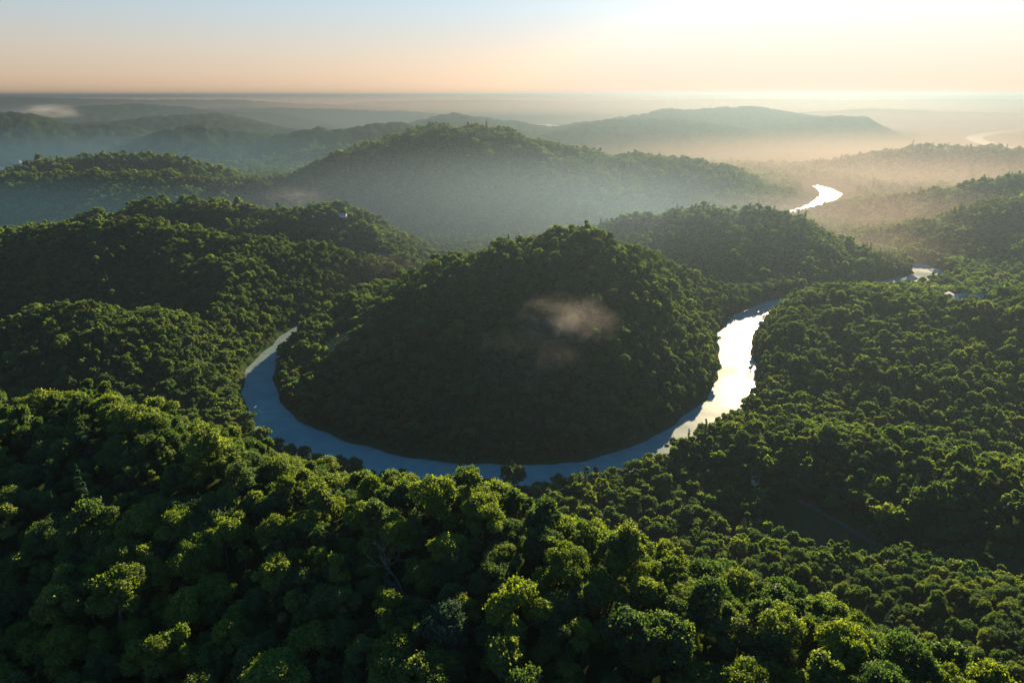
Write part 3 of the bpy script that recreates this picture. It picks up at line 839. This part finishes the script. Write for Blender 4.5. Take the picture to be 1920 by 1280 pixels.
fc = Vector((fa.x - 18, fa.y + 40, 0)); fc = Vector(ground_at(fc))
house('barn', fc, math.radians(-10), 22, 9, 6, 2.6, WHITE, REDR, 'barn with a reddish roof behind the long grey shed', 'barn', 3)
h1 = hit(642, 411)
h1 = Vector(ground_at(h1, 6))
house('lodge', h1, math.radians(-4), 16, 7, 3.5, 1.6, WHITE, LAV, 'small pale lodge on the hill behind the large dark left hill', 'house', 3)
h2 = hit(1417, 897, lift=8)
house('hut', (h2.x, h2.y, h2.z + 6), math.radians(30), 5, 4, 3, 1.3, TAN, TAN, 'tiny pinkish tan hut among the trees above the grassy clearing', 'hut', 1)
town_spots = [(470, 244), (492, 243), (508, 245), (531, 246), (548, 243), (566, 245)]
h3 = hit(6, 314)
house('lakeside_house', Vector(ground_at(h3 + Vector((0, 90, 0)), 2)), 0, 40, 16, 9, 4, WHITE, WHITE, 'white house on the shore of the small far lake', 'house', 3)

# track beside the clearing
tp = [hit(*p) for p in [(1497, 938), (1530, 955), (1560, 972), (1590, 990), (1630, 1014), (1670, 1030), (1700, 1040)]]
V, F = [], []
for k in range(len(tp) * 6 - 5):
    i, f = divmod(k, 6); a = tp[i]; b = tp[min(i + 1, len(tp) - 1)]
    c = a.lerp(b, f / 6); d = (tp[min(i + 1, len(tp) - 1)] - tp[max(i - (1 if i == len(tp) - 1 else 0), 0)]); n = Vector((-d.y, d.x, 0)).normalized() * 1.2
    for s in (-1, 1):
        q = c + n * s; V.append((q.x, q.y, float(ground(q.x, q.y)) + .35))
for k in range(len(V) // 2 - 1): F.append((2 * k, 2 * k + 1, 2 * k + 3, 2 * k + 2))
tag(link('track', mesh_from('track', V, F, [plain('pale_dirt', (.055, .05, .04), .9, scale=.5)])), 'pale dirt track along the edge of the grassy clearing', 'track', kind='structure')

# ------------------------------------------------------------------ haze
def volume_material(name, col, dens, g):
    m, nt, out = mat(name)
    v = nt.nodes.new('ShaderNodeVolumePrincipled')
    v.inputs['Color'].default_value = (*col, 1); v.inputs['Density'].default_value = dens; v.inputs['Anisotropy'].default_value = g
    nt.links.new(v.outputs[0], out.inputs['Volume'])
    return m, nt, v
HAZE_TOP = 325.0
V, F = [], []
box(V, F, -22500, 22500, -400, 22500, -5, HAZE_TOP)
hm, _, _ = volume_material('haze', (.092, .134, .175), .00014, .63)
tag(link('haze', mesh_from('haze', V, F, [hm])), 'thin pale air haze filling the valleys out to the horizon', 'haze', kind='stuff')

def ball(name, c, r, m, label, n=24):
    V, F = [], []
    for i in range(n // 2 + 1):
        th = PI * i / (n // 2)
        for k in range(n):
            ph = 2 * PI * k / n
            V.append((math.sin(th) * math.cos(ph), math.sin(th) * math.sin(ph), math.cos(th)))
    for i in range(n // 2):
        for k in range(n):
            F.append((i * n + k, (i + 1) * n + k, (i + 1) * n + (k + 1) % n, i * n + (k + 1) % n))
    o = link(name, mesh_from(name, V, F, [m], True)); o.location = c; o.scale = r
    bpy.context.view_layer.update()
    tag(o, label, 'mist', kind='stuff')
    return o
def bank_material(name, col, dens, g):
    m, nt, v = volume_material(name, col, dens, g)
    N = nt.nodes.new; L = nt.links.new
    tc = N('ShaderNodeTexCoord')
    ln = N('ShaderNodeVectorMath'); ln.operation = 'LENGTH'; L(tc.outputs['Object'], ln.inputs[0])
    f = N('ShaderNodeMapRange'); f.interpolation_type = 'SMOOTHSTEP'
    f.inputs[1].default_value = 1; f.inputs[2].default_value = .05; f.inputs[3].default_value = 0; f.inputs[4].default_value = dens
    L(ln.outputs['Value'], f.inputs[0]); L(f.outputs[0], v.inputs['Density'])
    return m
mm = bank_material('sun_tinted_mist', (.29, .25, .235), .0018, .55)  # warmth of the sunlight put into the mist colour
ml = bank_material('sky_tinted_dim_mist', (.07, .18, .27), .0022, .5)  # blue of the skylight put into the mist colour
mb = bank_material('sky_tinted_mist', (.12, .19, .26), .0024, .6)  # colour cooled to stand in for skylight on shaded mist
ball('mist_bank', (-60, 1450, 0), (900, 520, 235), mb, 'pale mist lying in the valley behind the round hill')
ball('mist_bank', (900, 1600, 0), (600, 420, 120), mm, 'sunlit mist in the valley below the far right hills')
ball('mist_bank', (620, 1290, 0), (320, 170, 80), mm, 'golden mist beside the far bend of the near river')
ball('mist_bank', (1350, 2250, 0), (850, 330, 140), mm, 'golden mist between the two rows of hills at the right edge')
ball('mist_bank', (-1150, 1560, 0), (800, 380, 150), ml, 'dim blue mist in the valley behind the large left hill')
ball('mist_bank', (-330, 1060, 0), (260, 130, 70), mm, 'soft mist between the large left hill and the round hill')
m2 = bank_material('sun_tinted_far_mist', (.30, .24, .22), .0011, .25)  # sun-side warmth painted into the far mist
m3 = bank_material('sun_tinted_valley_mist', (.28, .235, .215), .0012, .5)  # golden light of the sun's side put into this colour
m4 = bank_material('sky_tinted_valley_mist', (.085, .19, .28), .0013, .5)  # tinted blue in place of skylight, away from the sun
m5 = bank_material('sky_tinted_far_mist', (.15, .215, .27), .0010, .25)  # skylight tint painted into the far mist on the left
ball('mist_bank', (-2000, 2900, 0), (2300, 1150, 200), m4, 'blue mist round the hills at the left edge beyond the tallest hill')
ball('mist_bank', (1900, 2900, 0), (2300, 1150, 200), m3, 'golden mist along the valley floors right of the tallest hill')
ball('mist_bank', (-4600, 6800, 0), (5200, 3000, 230), m5, 'pale blue mist between the fading ridges on the far left')
ball('mist_bank', (4200, 6800, 0), (5200, 3000, 230), m2, 'golden mist between the fading ridges on the far right')
m6 = bank_material('glow_tinted_horizon_mist', (.50, .37, .30), .0015, .1)  # peach glow of the horizon put into the mist colour
ball('mist_bank', (0, 14000, 150), (16000, 7200, 172), m6, 'deep pale mist over the farthest ridges along the horizon')

def wisp_material(name, dens, scale, seed, cut=.45):
    m, nt, v = volume_material(name, (.95, .93, .9), dens, .3)
    N = nt.nodes.new; L = nt.links.new
    tc = N('ShaderNodeTexCoord')
    ln = N('ShaderNodeVectorMath'); ln.operation = 'LENGTH'; L(tc.outputs['Object'], ln.inputs[0])
    fall = N('ShaderNodeMapRange'); fall.inputs[1].default_value = 1; fall.inputs[2].default_value = .2; fall.inputs[3].default_value = 0; fall.inputs[4].default_value = 1
    L(ln.outputs['Value'], fall.inputs[0])
    nz = N('ShaderNodeTexNoise'); nz.noise_dimensions = '4D'; nz.inputs['W'].default_value = seed; nz.inputs['Scale'].default_value = scale; nz.inputs['Detail'].default_value = 5; nz.inputs['Roughness'].default_value = .6
    L(tc.outputs['Object'], nz.inputs['Vector'])
    th = N('ShaderNodeMapRange'); th.inputs[1].default_value = cut; th.inputs[2].default_value = cut + .38; th.inputs[3].default_value = 0; th.inputs[4].default_value = 1
    L(nz.outputs[0], th.inputs[0])
    a = N('ShaderNodeMath'); a.operation = 'MULTIPLY'; L(fall.outputs[0], a.inputs[0]); L(th.outputs[0], a.inputs[1])
    b = N('ShaderNodeMath'); b.operation = 'MULTIPLY'; L(a.outputs[0], b.inputs[0]); b.inputs[1].default_value = dens
    L(b.outputs[0], v.inputs['Density'])
    return m
def wisp(px, py, back, r, dens, scale, label, seed, cut=.45, Y=None):
    if Y is None:
        p = hit(px, py); d = Vector(ray(px, py)).normalized()
        p = p - d * back
    else: p = Vector(at(px, py, Y))
    ball('mist_wisp', p, r, wisp_material('mist_wisp', dens, scale, seed, cut), label, 20)
wisp(1060, 606, 34, (58, 22, 34), .015, 2.1, 'small golden puff of mist floating before the round hill', 1.0, .42)
wisp(985, 690, 30, (60, 24, 44), .004, 1.6, 'faint veil of mist drifting low on the shaded face of the round hill', 7.0, .40)
wisp(555, 372, 0, (80, 40, 26), .004, 2.2, 'thin grey wisp of mist above the crest behind the left hill', 2.0, .42, 1360)
wisp(735, 503, 40, (70, 40, 30), .003, 2.0, 'faint golden wisp of mist at the foot of the left hill', 3.0, .42)
wisp(95, 210, 0, (330, 200, 70), .006, 1.8, 'peach-lit low cloud bank behind the far left mountain', 4.0, .40, 6000)
